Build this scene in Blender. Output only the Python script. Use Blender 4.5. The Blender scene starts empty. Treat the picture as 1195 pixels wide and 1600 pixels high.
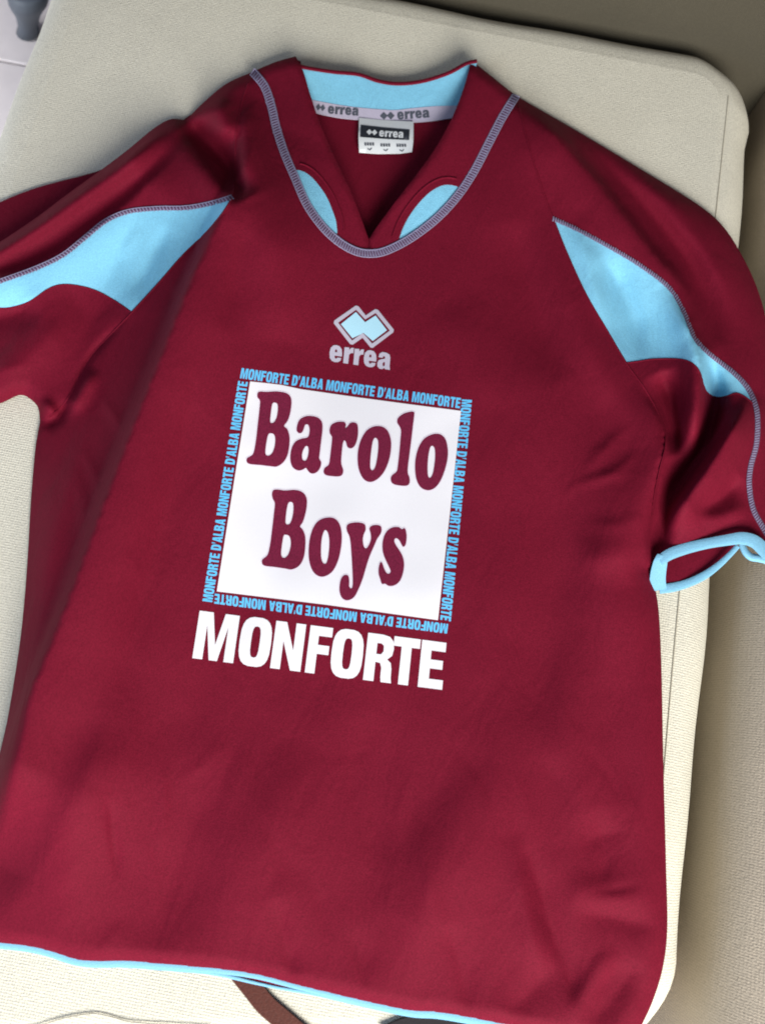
import bpy, math, random
import numpy as np
from mathutils import Vector, Matrix
from mathutils.geometry import delaunay_2d_cdt

random.seed(7); rng = np.random.default_rng(7)
scene = bpy.context.scene
col = scene.collection

# ------------------------------------------------------------------ camera
W, H, F = 1195.0, 1600.0, 1358.0          # the photograph's raster and focal length in its pixels
TILT, ROLL, CAMZ = math.radians(15.3), math.radians(10.9), 0.72
cam_d = bpy.data.cameras.new('camera'); cam = bpy.data.objects.new('camera', cam_d); col.objects.link(cam)
ROT = Matrix.Rotation(TILT, 3, 'X') @ Matrix.Rotation(ROLL, 3, 'Z')
cam.matrix_world = Matrix.Translation((0, 0, CAMZ)) @ ROT.to_4x4()
cam_d.sensor_fit = 'VERTICAL'; cam_d.sensor_height = 24.0
cam_d.lens = 24.0 * F / H
cam_d.clip_start = 0.02; cam_d.clip_end = 50
cam_d.dof.use_dof = True; cam_d.dof.focus_distance = 0.73; cam_d.dof.aperture_fstop = 4.0
scene.camera = cam
scene.cycles.filter_width = 1.9

# ------------------------------------------------------------------ light
world = bpy.data.worlds.new('World'); scene.world = world; world.use_nodes = True
bg = world.node_tree.nodes['Background']; bg.inputs[0].default_value = (0.68, 0.72, 1.0, 1); bg.inputs[1].default_value = 0.155

def area(name, loc, target, sx, sy, power, colr):
    l = bpy.data.lights.new(name, 'AREA'); l.shape = 'RECTANGLE'; l.size = sx; l.size_y = sy
    l.energy = power; l.color = colr
    o = bpy.data.objects.new(name, l); col.objects.link(o); o.location = loc
    d = Vector(target) - Vector(loc); o.rotation_euler = d.to_track_quat('-Z', 'Y').to_euler()
    return o
area('window_light', (-1.15, -0.75, 0.75), (-0.1, 0.05, 0), 0.8, 0.8, 9, (0.60, 0.76, 1.0))
area('floor_fill', (-1.0, 0.5, -0.03), (-0.75, 0.5, -0.36), 0.5, 0.3, 5, (0.95, 0.96, 1.0))  # added fill lamp below cushion height, brightens only the floor
area('key_light', (0.74, -1.54, 1.14), (0.0, 0.0, 0), 1.0, 1.0, 100, (1.0, 0.965, 0.91))  # added key lamp, set at lower right so the long left fold reads

vs = scene.view_settings
vs.view_transform = 'Standard'; vs.look = 'None'; vs.exposure = 0.0; vs.gamma = 1.0; vs.use_curve_mapping = False

# ------------------------------------------------------------------ geometry helpers
RN = np.array(ROT)
def P(x, y, z):
    """Point of the place at height z seen at raster point (x, y): used to survey positions."""
    x = np.asarray(x, float); y = np.asarray(y, float); z = np.asarray(z, float)
    d = np.stack([(x - W/2)/F, -(y - H/2)/F, -np.ones_like(x)], -1) @ RN.T
    t = (z - CAMZ) / d[..., 2]
    return np.stack([d[..., 0]*t, d[..., 1]*t, CAMZ + d[..., 2]*t], -1)

def spline(pts, step=6.0, closed=False):
    p = np.array(pts, float); n = len(p)
    out = []
    segs = n if closed else n - 1
    for i in range(segs):
        if closed: a, b, c, d = p[(i-1) % n], p[i], p[(i+1) % n], p[(i+2) % n]
        else: a, b, c, d = p[max(i-1, 0)], p[i], p[i+1], p[min(i+2, n-1)]
        k = max(1, int(math.ceil(np.linalg.norm(c[:2]-b[:2]) / step)))
        for j in range(k):
            t = j / k
            out.append(0.5*((2*b) + (c-a)*t + (2*a-5*b+4*c-d)*t*t + (3*b-a-3*c+d)*t**3))
    if not closed: out.append(p[-1])
    return np.array(out)

def resample(pts, step, closed=False):
    p = np.array(pts, float)
    out = []
    n = len(p); segs = n if closed else n - 1
    for i in range(segs):
        a, b = p[i], p[(i+1) % n]
        k = max(1, int(math.ceil(np.linalg.norm((b-a)[:2]) / step)))
        for j in range(k): out.append(a + (b-a)*j/k)
    if not closed: out.append(p[-1])
    return np.array(out)

def inside(loops, q):
    res = np.zeros(len(q), bool)
    for L in loops:
        a = L; b = np.roll(L, -1, 0)
        for (x0, y0), (x1, y1) in zip(a, b):
            if y0 == y1: continue
            c = ((y0 > q[:, 1]) != (y1 > q[:, 1]))
            xi = (x1-x0)*(q[:, 1]-y0)/(y1-y0) + x0
            res ^= c & (q[:, 0] < xi)
    return res

def seg_dist(line, q):
    a = line[:-1]; b = line[1:]
    best = np.full(len(q), 1e9)
    for (p0, p1) in zip(a, b):
        d = p1 - p0; L = d @ d + 1e-9
        t = np.clip(((q - p0) @ d) / L, 0, 1)
        best = np.minimum(best, np.hypot(*(q - p0 - t[:, None]*d).T))
    return best

def fill(loops, spacing, extra=()):
    """Triangulate a 2-D region (outer loop and holes) with evenly spread inner points."""
    loops = [np.asarray(L, float) for L in loops]
    allp = np.concatenate(loops); lo, hi = allp.min(0), allp.max(0)
    pts = [allp]; edges = []; k = 0
    for L in loops:
        n = len(L); edges += [(k+i, k+(i+1) % n) for i in range(n)]; k += n
    if spacing:
        ys = np.arange(lo[1], hi[1], spacing*0.866)
        g = np.array([(x + (spacing/2 if j % 2 else 0), y) for j, y in enumerate(ys) for x in np.arange(lo[0], hi[0], spacing)])
        if len(g):
            g = g + rng.uniform(-.08, .08, g.shape)*spacing
            g = g[inside(loops, g)]
        if len(g):
            keep = np.ones(len(g), bool)
            for L in loops: keep &= seg_dist(np.vstack([L, L[:1]]), g) > spacing*0.45
            if keep.any(): pts.append(g[keep])
    if len(extra):
        elo = np.min([e.min(0) for e in extra], 0)-spacing; ehi = np.max([e.max(0) for e in extra], 0)+spacing
        g = pts[-1]; near = np.where(((g > elo) & (g < ehi)).all(1))[0]; ok = np.ones(len(g), bool)
        for e in extra:
            lo2 = e.min(0)-3; hi2 = e.max(0)+3
            c = near[((g[near] > lo2) & (g[near] < hi2)).all(1)]
            if len(c): ok[c] &= seg_dist(np.vstack([e, e[:1]]), g[c]) > 1.6
        pts[-1] = g[ok]
        k = sum(len(p) for p in pts)
        for e in extra:
            n = len(e); pts.append(e); edges += [(k+i, k+(i+1) % n) for i in range(n)]; k += n
    v = np.concatenate(pts)
    r = delaunay_2d_cdt([Vector(p) for p in v], edges, [], 0, 1e-4)
    vv = np.array([(p.x, p.y) for p in r[0]]); tr = np.array([f for f in r[2] if len(f) == 3])
    cen = vv[tr].mean(1)
    tr = tr[inside(loops, cen)]
    a, b, c = vv[tr[:, 0]], vv[tr[:, 1]], vv[tr[:, 2]]
    area2 = (b-a)[:, 0]*(c-a)[:, 1] - (b-a)[:, 1]*(c-a)[:, 0]
    tr[area2 > 0] = tr[area2 > 0][:, ::-1]         # raster y points down: face the camera
    tr = tr[np.abs(area2) > 1e-9]
    return vv, tr

def link(name, verts, faces, material, parent=None, smooth=True, thick=0.0):
    me = bpy.data.meshes.new(name)
    v = np.asarray(verts, float)
    if parent is not None: v = v - np.array(ORIGIN[parent.name])
    if thick:                                        # cut edge of the cloth: a short skirt with its own normals
        seen = {}
        for f in faces:
            for a, b in zip(f, list(f[1:]) + [f[0]]):
                a, b = int(a), int(b)
                if (b, a) in seen: del seen[(b, a)]
                else: seen[(a, b)] = 1
        new = []; extra_f = []; k = len(v); ids = {}
        for a, b in seen:
            for i in (a, b):
                if i not in ids:
                    ids[i] = k; new += [v[i], v[i] - np.array((0, 0, thick))]; k += 2
            extra_f.append((ids[b], ids[a], ids[a]+1, ids[b]+1))
        v = np.vstack([v, np.array(new)]); faces = [tuple(f) for f in faces] + extra_f
    me.from_pydata([tuple(p) for p in v], [], [tuple(int(i) for i in f) for f in faces])
    me.materials.append(material)
    if smooth: me.polygons.foreach_set('use_smooth', [True]*len(me.polygons))
    me.update()
    o = bpy.data.objects.new(name, me); col.objects.link(o)
    ORIGIN[o.name] = ORIGIN[parent.name] if parent is not None else (0, 0, 0)
    if parent is not None: o.parent = parent
    return o
ORIGIN = {}
def thing(name, loc, label, cat, group=None):
    o = bpy.data.objects.new(name, None); col.objects.link(o); o.location = loc; ORIGIN[o.name] = tuple(loc)
    o['label'] = label; o['category'] = cat
    if group: o['group'] = group
    o.empty_display_size = 0.05
    return o
def tag(o, label, cat): o['label'] = label; o['category'] = cat

# ------------------------------------------------------------------ materials
def mat(name, base, rough=0.8, var=0.12, vscale=900, bump=0.15, bscale=1400, sheen=0.0, sheen_tint=(1, 1, 1), weave=None, weave_s=0.0, big=0.0, spec=0.3, bdist=0.0006, wrinkle=0.0):
    m = bpy.data.materials.new(name); m.use_nodes = True; nt = m.node_tree; N = nt.nodes; L = nt.links
    b = N['Principled BSDF']; b.inputs['Roughness'].default_value = rough
    b.inputs['Specular IOR Level'].default_value = spec
    if sheen:
        b.inputs['Sheen Weight'].default_value = sheen; b.inputs['Sheen Roughness'].default_value = 0.45
        b.inputs['Sheen Tint'].default_value = (*sheen_tint, 1)
    tc = N.new('ShaderNodeTexCoord')
    n1 = N.new('ShaderNodeTexNoise'); n1.inputs['Scale'].default_value = vscale; n1.inputs['Detail'].default_value = 2
    L.new(tc.outputs['Object'], n1.inputs['Vector'])
    mr = N.new('ShaderNodeMapRange'); mr.inputs[1].default_value = 0.25; mr.inputs[2].default_value = 0.75
    mr.inputs[3].default_value = 1-var; mr.inputs[4].default_value = 1+var
    L.new(n1.outputs[0], mr.inputs[0])
    fac = mr.outputs[0]
    if big:
        n2 = N.new('ShaderNodeTexNoise'); n2.inputs['Scale'].default_value = 9; n2.inputs['Detail'].default_value = 4
        L.new(tc.outputs['Object'], n2.inputs['Vector'])
        m2 = N.new('ShaderNodeMapRange'); m2.inputs[1].default_value = 0.3; m2.inputs[2].default_value = 0.7
        m2.inputs[3].default_value = 1-big; m2.inputs[4].default_value = 1+big
        L.new(n2.outputs[0], m2.inputs[0])
        mm = N.new('ShaderNodeMath'); mm.operation = 'MULTIPLY'; L.new(fac, mm.inputs[0]); L.new(m2.outputs[0], mm.inputs[1]); fac = mm.outputs[0]
    height = n1.outputs[0]
    if weave:
        h2 = None
        for ax in ('X', 'Y'):
            w = N.new('ShaderNodeTexWave'); w.wave_type = 'BANDS'; w.bands_direction = ax
            w.inputs['Scale'].default_value = weave; w.inputs['Distortion'].default_value = 2.5; w.inputs['Detail'].default_value = 2
            w.inputs['Detail Scale'].default_value = 3
            L.new(tc.outputs['Object'], w.inputs['Vector'])
            if h2 is None: h2 = w.outputs['Fac']
            else:
                a = N.new('ShaderNodeMath'); a.operation = 'ADD'; L.new(h2, a.inputs[0]); L.new(w.outputs['Fac'], a.inputs[1]); h2 = a.outputs[0]
        sc = N.new('ShaderNodeMath'); sc.operation = 'MULTIPLY_ADD'; L.new(h2, sc.inputs[0]); sc.inputs[1].default_value = weave_s; L.new(n1.outputs[0], sc.inputs[2])
        height = sc.outputs[0]
    mx = N.new('ShaderNodeVectorMath'); mx.operation = 'SCALE'; mx.inputs[0].default_value = base
    L.new(fac, mx.inputs['Scale']); L.new(mx.outputs[0], b.inputs['Base Color'])
    bp = N.new('ShaderNodeBump'); bp.inputs['Strength'].default_value = bump; bp.inputs['Distance'].default_value = bdist
    L.new(height, bp.inputs['Height']); L.new(bp.outputs[0], b.inputs['Normal'])
    if wrinkle:
        n3 = N.new('ShaderNodeTexNoise'); n3.inputs['Scale'].default_value = 34; n3.inputs['Detail'].default_value = 3; n3.inputs['Distortion'].default_value = 0.6
        mp = N.new('ShaderNodeMapping'); mp.inputs['Scale'].default_value = (1.0, 0.45, 1.0); mp.inputs['Rotation'].default_value = (0, 0, 0.25)
        L.new(tc.outputs['Object'], mp.inputs[0]); L.new(mp.outputs[0], n3.inputs['Vector'])
        b2 = N.new('ShaderNodeBump'); b2.inputs['Strength'].default_value = wrinkle; b2.inputs['Distance'].default_value = 0.006
        L.new(n3.outputs[0], b2.inputs['Height']); L.new(b2.outputs[0], bp.inputs['Normal'])
    return m

M = {}
M['maroon'] = mat('maroon_knit', (0.146, 0.0060, 0.0200), 0.72, spec=0.07, var=0.24, vscale=850, bump=0.2, wrinkle=0.35, sheen=0.0, weave=420, weave_s=0.12)
M['blue'] = mat('light_blue_mesh', (0.22, 0.56, 0.76), 0.85, var=0.12, vscale=850, bump=0.45, spec=0.12, wrinkle=0.35, weave=330, weave_s=0.35)
M['trim'] = mat('light_blue_trim', (0.22, 0.50, 0.69), 0.85, var=0.1, vscale=900, bump=0.4, spec=0.15)
M['thread'] = mat('lilac_thread', (0.23, 0.215, 0.33), 0.6, var=0.3, vscale=1200, bump=0.2)
M['seam'] = mat('mauve_seam', (0.10, 0.05, 0.10), 0.8, var=0.2, vscale=1200, bump=0.3)
M['white'] = mat('white_print', (0.76, 0.76, 0.80), 0.55, var=0.015, vscale=700, bump=0.06, big=0.015)
M['halo'] = mat('print_outline', (0.74, 0.66, 0.76), 0.6, var=0.03, bump=0.05)
M['letter'] = mat('maroon_print', (0.150, 0.010, 0.036), 0.8, spec=0.12, var=0.3, vscale=850, bump=0.2, sheen=0.2, sheen_tint=(0.75, 0.55, 1.0))
M['cyan'] = mat('cyan_print', (0.11, 0.50, 0.84), 0.6, var=0.05, bump=0.05)
M['silver'] = mat('silver_print', (0.47, 0.45, 0.54), 0.5, var=0.06, bump=0.1)
M['pale'] = mat('pale_blue_print', (0.42, 0.72, 0.86), 0.55, var=0.03, bump=0.05)
M['tape'] = mat('grey_neck_tape', (0.45, 0.42, 0.53), 0.75, var=0.08, vscale=900, bump=0.2)
M['ink'] = mat('dark_ink', (0.022, 0.026, 0.036), 0.6, var=0.1, bump=0.05)
M['greyink'] = mat('grey_ink', (0.075, 0.085, 0.11), 0.7, var=0.1, bump=0.05)
M['tag'] = mat('white_label', (0.72, 0.76, 0.78), 0.6, var=0.03, bump=0.05)
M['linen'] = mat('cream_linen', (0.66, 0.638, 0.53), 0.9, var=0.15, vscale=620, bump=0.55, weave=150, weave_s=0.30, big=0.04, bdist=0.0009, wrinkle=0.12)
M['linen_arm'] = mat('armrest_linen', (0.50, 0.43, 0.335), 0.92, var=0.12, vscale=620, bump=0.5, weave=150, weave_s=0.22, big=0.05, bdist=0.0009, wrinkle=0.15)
M['linen_back_shaded'] = mat('shaded_backrest_linen', (0.075, 0.066, 0.046), 0.92, var=0.12, vscale=700, bump=0.5, weave=150, weave_s=0.5, big=0.05, bdist=0.0009)  # sofa linen darkened in its colour to stand in for shade on the backrest
M['linen_dark'] = mat('sofa_linen', (0.36, 0.31, 0.23), 0.92, var=0.12, vscale=700, bump=0.5, weave=150, weave_s=0.5, big=0.05, bdist=0.0009)
M['linen_thread'] = mat('cushion_thread', (0.38, 0.35, 0.275), 0.9)
M['floor'] = mat('pale_boards', (0.66, 0.61, 0.60), 0.5, var=0.03, vscale=60, bump=0.05, big=0.04)
M['joint'] = mat('board_joint', (0.30, 0.29, 0.30), 0.8)
M['grey'] = mat('dark_grey_metal', (0.085, 0.10, 0.12), 0.5, var=0.1)
M['leather'] = mat('brown_leather', (0.085, 0.020, 0.012), 0.5, var=0.2, vscale=500, bump=0.3)
M['black'] = mat('black_webbing', (0.012, 0.009, 0.012), 0.7, var=0.2)

# ------------------------------------------------------------------ the setting: floor, sofa, seat cushion
FLOORZ = -0.36
def box(x0, x1, y0, y1, z0, z1, bev=0.0, seg=3):
    import bmesh
    bm = bmesh.new(); bmesh.ops.create_cube(bm, size=1)
    for v in bm.verts: v.co = ((x0+x1)/2 + v.co.x*(x1-x0), (y0+y1)/2 + v.co.y*(y1-y0), (z0+z1)/2 + v.co.z*(z1-z0))
    if bev: bmesh.ops.bevel(bm, geom=bm.edges[:], offset=bev, segments=seg, profile=0.5, affect='EDGES')
    v = [tuple(p.co) for p in bm.verts]; f = [[q.index for q in p.verts] for p in bm.faces]; bm.free()
    return v, f

XL = float(P(8, 130, -0.012)[0]); XR = float(P(1182, 230, -0.014)[0])
YB = float(P(850, 25, -0.012)[1]); YF = float(P(950, 1660, -0.02)[1])
YFL = float(P(0, 1800, -0.02)[1])
def outline():
    """plan of the cushion: four corners, each rounded, the front a little askew"""
    c = [(XR, YB, 0.078), (XL, YB, 0.05), (XL, YFL, 0.07), (XR, YF, 0.085)]
    out = []
    for i, (x, y, r) in enumerate(c):
        p = np.array((x, y)); a = np.array(c[i-1][:2])-p; b = np.array(c[(i+1) % 4][:2])-p
        a /= np.linalg.norm(a); b /= np.linalg.norm(b)
        for k in range(15):
            t = math.radians(90*k/14); out.append(p + a*r*(1-math.sin(t)) + b*r*(1-math.cos(t)))
    return resample(out, 0.02, True)
def build_cushion():
    prof = []                                       # (inset, z) from the underside up to the flat top
    for k in range(9):
        a = math.radians(-90 + 90*k/8); prof.append((0.035 - 0.035*math.cos(a), -0.092 + 0.038*math.sin(a)))
    for k in range(1, 11):
        a = math.radians(90*k/10); prof.append((0.040 - 0.040*math.cos(a), -0.054 + 0.052*math.sin(a)))
    prof.append((0.046, -0.0012))
    base = outline(); n = len(base)
    cx, cy = (XL+XR)/2, (YF+YB)/2
    nx = np.roll(base, -1, 0) - np.roll(base, 1, 0); nx = np.stack([nx[:, 1], -nx[:, 0]], 1); nx /= np.linalg.norm(nx, axis=1)[:, None]
    rings = []
    for d, z in prof:
        wob = 0.0012*np.sin(np.arange(n)*0.35+z*60) + 0.0008*np.sin(np.arange(n)*0.83)
        ring = base - nx*(d + (wob if d < 0.03 else 0*wob))[:, None]
        rings.append(np.column_stack([ring, np.full(n, z)]))
    v = np.concatenate(rings); f = []
    for r in range(len(rings)-1):
        for i in range(n): f.append((r*n+i, r*n+(i+1) % n, (r+1)*n+(i+1) % n, (r+1)*n+i))
    tv, tt = fill([rings[-1][:, :2]], 0.05); tt = tt[:, ::-1] + len(v)
    v = np.vstack([v, np.column_stack([tv, np.full(len(tv), rings[-1][0, 2])])]); f += [tuple(q) for q in tt]
    f.append(tuple(reversed(range(n))))
    return v, f
cushion = thing('seat_cushion', ((XL+XR)/2, (YF+YB)/2, -0.13), 'cream linen seat cushion with rounded corners lying under the maroon shirt', 'cushion')
cv, cf = build_cushion()
link('cover', cv, cf, M['linen'], cushion)

def tube(path, r, n=6):
    p = np.asarray(path, float); v = []; f = []
    for i in range(len(p)):
        t = p[min(i+1, len(p)-1)] - p[max(i-1, 0)]; t /= np.linalg.norm(t)+1e-12
        s = np.cross(t, (0, 0, 1)); s /= np.linalg.norm(s)+1e-12; u = np.cross(s, t)
        for k in range(n):
            a = 2*math.pi*k/n; v.append(p[i] + r*(math.cos(a)*s + math.sin(a)*u))
    for i in range(len(p)-1):
        for k in range(n): f.append((i*n+k, i*n+(k+1) % n, (i+1)*n+(k+1) % n, (i+1)*n+k))
    return v, f
# the side seam, and a wandering one at the front
sl = resample([P(1137, 150, -0.002), P(1098, 520, -0.0015), P(1065, 880, -0.0015), P(1052, 1020, -0.0015), P(1036, 1215, -0.0015), P(1015, 1400, -0.0015)], 0.01)
sv, sf = tube(sl, 0.0005); link('seam', sv, sf, M['linen_thread'], cushion)
fl = spline([(40, 1612), (80, 1597), (115, 1588), (150, 1584), (178, 1590), (205, 1597), (260, 1601), (330, 1606)], 6)
M['linen_faint'] = mat('faint_thread', (0.44, 0.415, 0.34), 0.9)
sv, sf = tube(P(fl[:, 0], fl[:, 1], np.full(len(fl), -0.0001)), 0.0004); link('seam', sv, sf, M['linen_faint'], cushion)

# sofa: base under the cushion, backrest behind it, armrest at its right
sofa = thing('sofa', ((XL+XR)/2, YB, FLOORZ), 'taupe linen sofa with backrest and armrest around the cream cushion', 'sofa')
XA = XR + 0.034
v, f = box(XL+0.05, XA+0.02, YF+0.05, YB+0.03, -0.30, -0.1345, 0.01); link('base', v, f, M['linen_dark'], sofa)
def padded(x0, x1, y0, y1, z0, z1, r):
    return box(x0, x1, y0, y1, z0, z1, r, 6)
v, f = padded(float(P(560, 0, 0)[0])-0.3, XA+0.16, YB+0.004, YB+0.16, -0.30, 0.26, 0.02); link('backrest', v, f, M['linen_back_shaded'], sofa)
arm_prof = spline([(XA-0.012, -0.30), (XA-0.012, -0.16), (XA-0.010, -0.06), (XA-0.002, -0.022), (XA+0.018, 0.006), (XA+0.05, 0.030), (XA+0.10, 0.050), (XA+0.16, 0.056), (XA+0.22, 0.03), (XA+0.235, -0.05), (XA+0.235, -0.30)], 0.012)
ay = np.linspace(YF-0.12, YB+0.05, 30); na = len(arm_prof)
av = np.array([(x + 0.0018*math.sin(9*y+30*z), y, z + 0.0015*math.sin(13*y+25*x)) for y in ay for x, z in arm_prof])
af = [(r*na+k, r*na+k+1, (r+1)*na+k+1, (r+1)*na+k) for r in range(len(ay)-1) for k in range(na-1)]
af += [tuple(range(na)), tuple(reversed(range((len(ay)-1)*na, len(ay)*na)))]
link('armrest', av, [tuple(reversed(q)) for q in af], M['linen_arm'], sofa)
for (lx, ly) in ((XL+0.08, YF+0.08), (XA-0.02, YF+0.08), (XL+0.08, YB-0.03), (XA-0.02, YB-0.03)):
    v, f = box(lx-0.025, lx+0.025, ly-0.025, ly+0.025, FLOORZ, -0.30, 0.004, 1); link('leg', v, f, M['grey'], sofa)

fv = [(-4, -4, FLOORZ-0.006), (4, -4, FLOORZ-0.006), (4, 4, FLOORZ-0.006), (-4, 4, FLOORZ-0.006)]
floor = link('floor', fv, [(0, 1, 2, 3)], M['joint'], None, smooth=False); floor['kind'] = 'structure'
yj = float(P(10, 96, FLOORZ)[1])
for k in range(-9, 4):
    v, f = box(-1.9, 1.4, yj + k*0.19 + 0.002, yj + (k+1)*0.19 - 0.002, FLOORZ-0.02, FLOORZ, 0.0015, 1)
    link('board', v, f, M['floor'], floor, smooth=False)

# dark tapered foot of another piece of furniture on the floor, at the upper left
fx = P(52, 4, FLOORZ)
foot = thing('furniture_foot', tuple(fx), 'small dark grey tapered furniture foot on the pale floor by the cushion corner', 'furniture foot')
vv = []; ff = []; n = 14
prof = [(0.012, 0.0), (0.017, 0.004), (0.014, 0.02), (0.018, 0.05), (0.027, 0.075), (0.03, 0.10), (0.022, 0.105)]
top = P(47, -14, FLOORZ+0.10) - P(44, 52, FLOORZ)
bot = P(44, 52, FLOORZ)
for i, (r, z) in enumerate(prof):
    for k in range(n):
        a = 2*math.pi*k/n; t = z/0.105
        vv.append((bot[0] + top[0]*t + r*math.cos(a), bot[1] + top[1]*t + r*math.sin(a), FLOORZ+z))
for i in range(len(prof)-1):
    for k in range(n): ff.append((i*n+k, i*n+(k+1) % n, (i+1)*n+(k+1) % n, (i+1)*n+k))
ff.append(tuple(reversed(range(n)))); ff.append(tuple((len(prof)-1)*n+k for k in range(n)))
link('post', vv, ff, M['grey'], foot)

# ------------------------------------------------------------------ the shirt: relief of the cloth
# lines in survey coordinates (raster of the photograph), heights in metres
SHOULDER_L = spline([(462, 88), (430, 97), (395, 112), (352, 132), (312, 166), (292, 186), (279, 186), (264, 187), (240, 201), (200, 234), (163, 262), (110, 300), (50, 345), (-20, 390), (-130, 450)])
SLEEVE_L_LOW = spline([(-130, 660), (-50, 645), (0, 630), (30, 617), (46, 622), (60, 637), (63, 660)])
SIDE_L = spline([(63, 660), (56, 700), (49, 780), (45, 850), (41, 910), (34, 985), (24, 1055), (10, 1135), (-8, 1210), (-28, 1300), (-50, 1400), (-66, 1466)])
HEM = spline([(-66, 1466), (0, 1476), (50, 1482), (85, 1491), (120, 1502), (155, 1505), (200, 1505), (300, 1513), (350, 1518), (400, 1526), (440, 1536), (475, 1545), (560, 1565), (640, 1582), (690, 1586), (780, 1602), (900, 1622), (985, 1634)])
SIDE_R = spline([(985, 1634), (1003, 1600), (1020, 1562), (1035, 1512), (1042, 1450), (1040, 1350), (1036, 1200), (1033, 1050), (1029, 960), (1022, 915), (1014, 890)])
SHOULDER_R = spline([(736, 94), (770, 121), (806, 149), (855, 178), (900, 204), (1000, 264), (1090, 320), (1130, 355), (1160, 402), (1182, 450), (1196, 500), (1206, 570), (1212, 660), (1210, 750), (1207, 832)])

FOLDS = []
def fold(pts, h, wa, wb, sharp=0, env=0.36):
    """ridge (h > 0) or valley along a line; wa = spread on the left when heading down the picture"""
    p = spline(pts, 12)
    n = len(p); t = np.linspace(0, 1, n)
    FOLDS.append((p, h, wa, wb, sharp, env))
mm = 0.001
# --- left body: the long ridge and the sunken side beside it
fold([(398, 150), (384, 175), (381, 215), (380, 255), (384, 295), (390, 320)], 7*mm, 26, 26, 1, 0.3)
fold([(412, 185), (383, 255), (350, 330), (300, 437), (250, 562), (209, 665), (165, 780), (112, 925), (62, 1050), (18, 1150), (-20, 1240), (-60, 1330)], 32*mm, 120, 150, 1, 0.14)

fold([(150, 640), (110, 740), (82, 860), (60, 960)], 2.5*mm, 20, 20)
fold([(205, 1040), (165, 1160), (110, 1280), (50, 1390), (0, 1450), (-40, 1490)], 6*mm, 40, 110)
fold([(335, 500), (300, 640), (255, 820), (215, 980), (180, 1130)], -6*mm, 36, 48)
fold([(250, 1090), (150, 1240), (110, 1350), (125, 1440), (150, 1480)], 4*mm, 44, 60)
fold([(360, 1180), (300, 1300), (260, 1420), (230, 1490)], -3*mm, 40, 50)
# --- middle and lower front: shallow wide waves
fold([(460, 1150), (430, 1280), (440, 1420), (470, 1520)], 3.5*mm, 60, 70)
fold([(800, 1150), (700, 1290), (620, 1400), (565, 1480), (530, 1545)], 2.2*mm, 46, 80)
fold([(760, 1180), (700, 1330), (650, 1460), (620, 1560)], 4*mm, 44, 56)
fold([(815, 1310), (838, 1370), (860, 1440), (884, 1510), (908, 1590)], -3.2*mm, 11, 18)
fold([(800, 1300), (812, 1380), (832, 1470), (850, 1540)], 3*mm, 26, 16)
fold([(872, 1500), (835, 1545), (790, 1590)], -2.4*mm, 24, 26)
fold([(890, 1425), (950, 1432), (1000, 1445), (1045, 1452)], -2.8*mm, 24, 26)
fold([(880, 1395), (940, 1400), (1020, 1400)], 1.8*mm, 30, 28)
fold([(1000, 1500), (962, 1550), (920, 1610)], -3*mm, 24, 24)
fold([(930, 1260), (945, 1340), (935, 1400)], -3*mm, 30, 26)
fold([(960, 1480), (925, 1530), (880, 1600)], 2.5*mm, 22, 22)
fold([(300, 1120), (350, 1240), (370, 1380), (360, 1500)], 2.5*mm, 45, 60)
fold([(560, 1100), (590, 1230), (575, 1400), (600, 1540)], -2.2*mm, 50, 40)
fold([(760, 1000), (790, 1130), (770, 1260), (740, 1400), (720, 1560)], 2.5*mm, 40, 70)
fold([(900, 980), (880, 1120), (905, 1260), (890, 1340)], 2.5*mm, 34, 50)
fold([(700, 1440), (720, 1510), (735, 1590)], -2*mm, 16, 20)
fold([(430, 1400), (445, 1470), (465, 1530)], -2*mm, 14, 20)
fold([(172, 1240), (178, 1310), (186, 1380)], -1.6*mm, 7, 9)
# --- chest and right side
fold([(790, 690), (850, 770), (870, 900), (850, 1050), (880, 1180)], -5*mm, 60, 60)
fold([(930, 640), (960, 760), (950, 900), (970, 1080)], 6*mm, 55, 50)
fold([(850, 330), (880, 440), (930, 560), (1000, 660), (1050, 690)], 5*mm, 34, 44)
fold([(800, 340), (830, 470), (880, 600)], -6*mm, 46, 34)
fold([(900, 880), (940, 870), (1000, 860)], 2.5*mm, 25, 30)
fold([(690, 470), (740, 560), (770, 650)], 2.5*mm, 50, 60)
fold([(420, 330), (440, 440), (430, 540)], 3.5*mm, 40, 55)
fold([(390, 330), (370, 430), (350, 520)], -2.5*mm, 24, 26)
# --- left shoulder and sleeve
fold([(286, 186), (318, 216), (350, 250), (372, 285), (385, 312)], -19*mm, 24, 20, 0, 0.2)

fold([(340, 150), (352, 190), (364, 222)], 8*mm, 26, 18)
fold([(268, 196), (215, 240), (150, 288), (80, 335), (0, 382), (-90, 430)], 16*mm, 22, 26, 0, 0.2)

fold([(272, 190), (292, 222), (322, 262), (350, 300), (366, 320)], 9*mm, 30, 36, -1, 0.3)
fold([(300, 225), (260, 262), (228, 292), (195, 322), (150, 356), (100, 392), (50, 418), (0, 436), (-90, 470)], 14*mm, 62, 66, 1, 0.2)
fold([(265, 350), (235, 410), (205, 470)], -3*mm, 16, 18)
fold([(60, 470), (20, 490), (-40, 505)], -5*mm, 22, 22)
fold([(130, 480), (90, 510), (20, 570), (-60, 600)], 6*mm, 40, 36)
fold([(205, 487), (165, 530), (140, 560), (112, 610), (98, 645)], -3.5*mm, 5, 5)
fold([(150, 575), (120, 628), (96, 652)], 5*mm, 11, 11)
fold([(112, 625), (90, 650), (66, 668)], -7*mm, 9, 9)
fold([(62, 625), (78, 640), (92, 648)], 5*mm, 10, 9)
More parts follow.
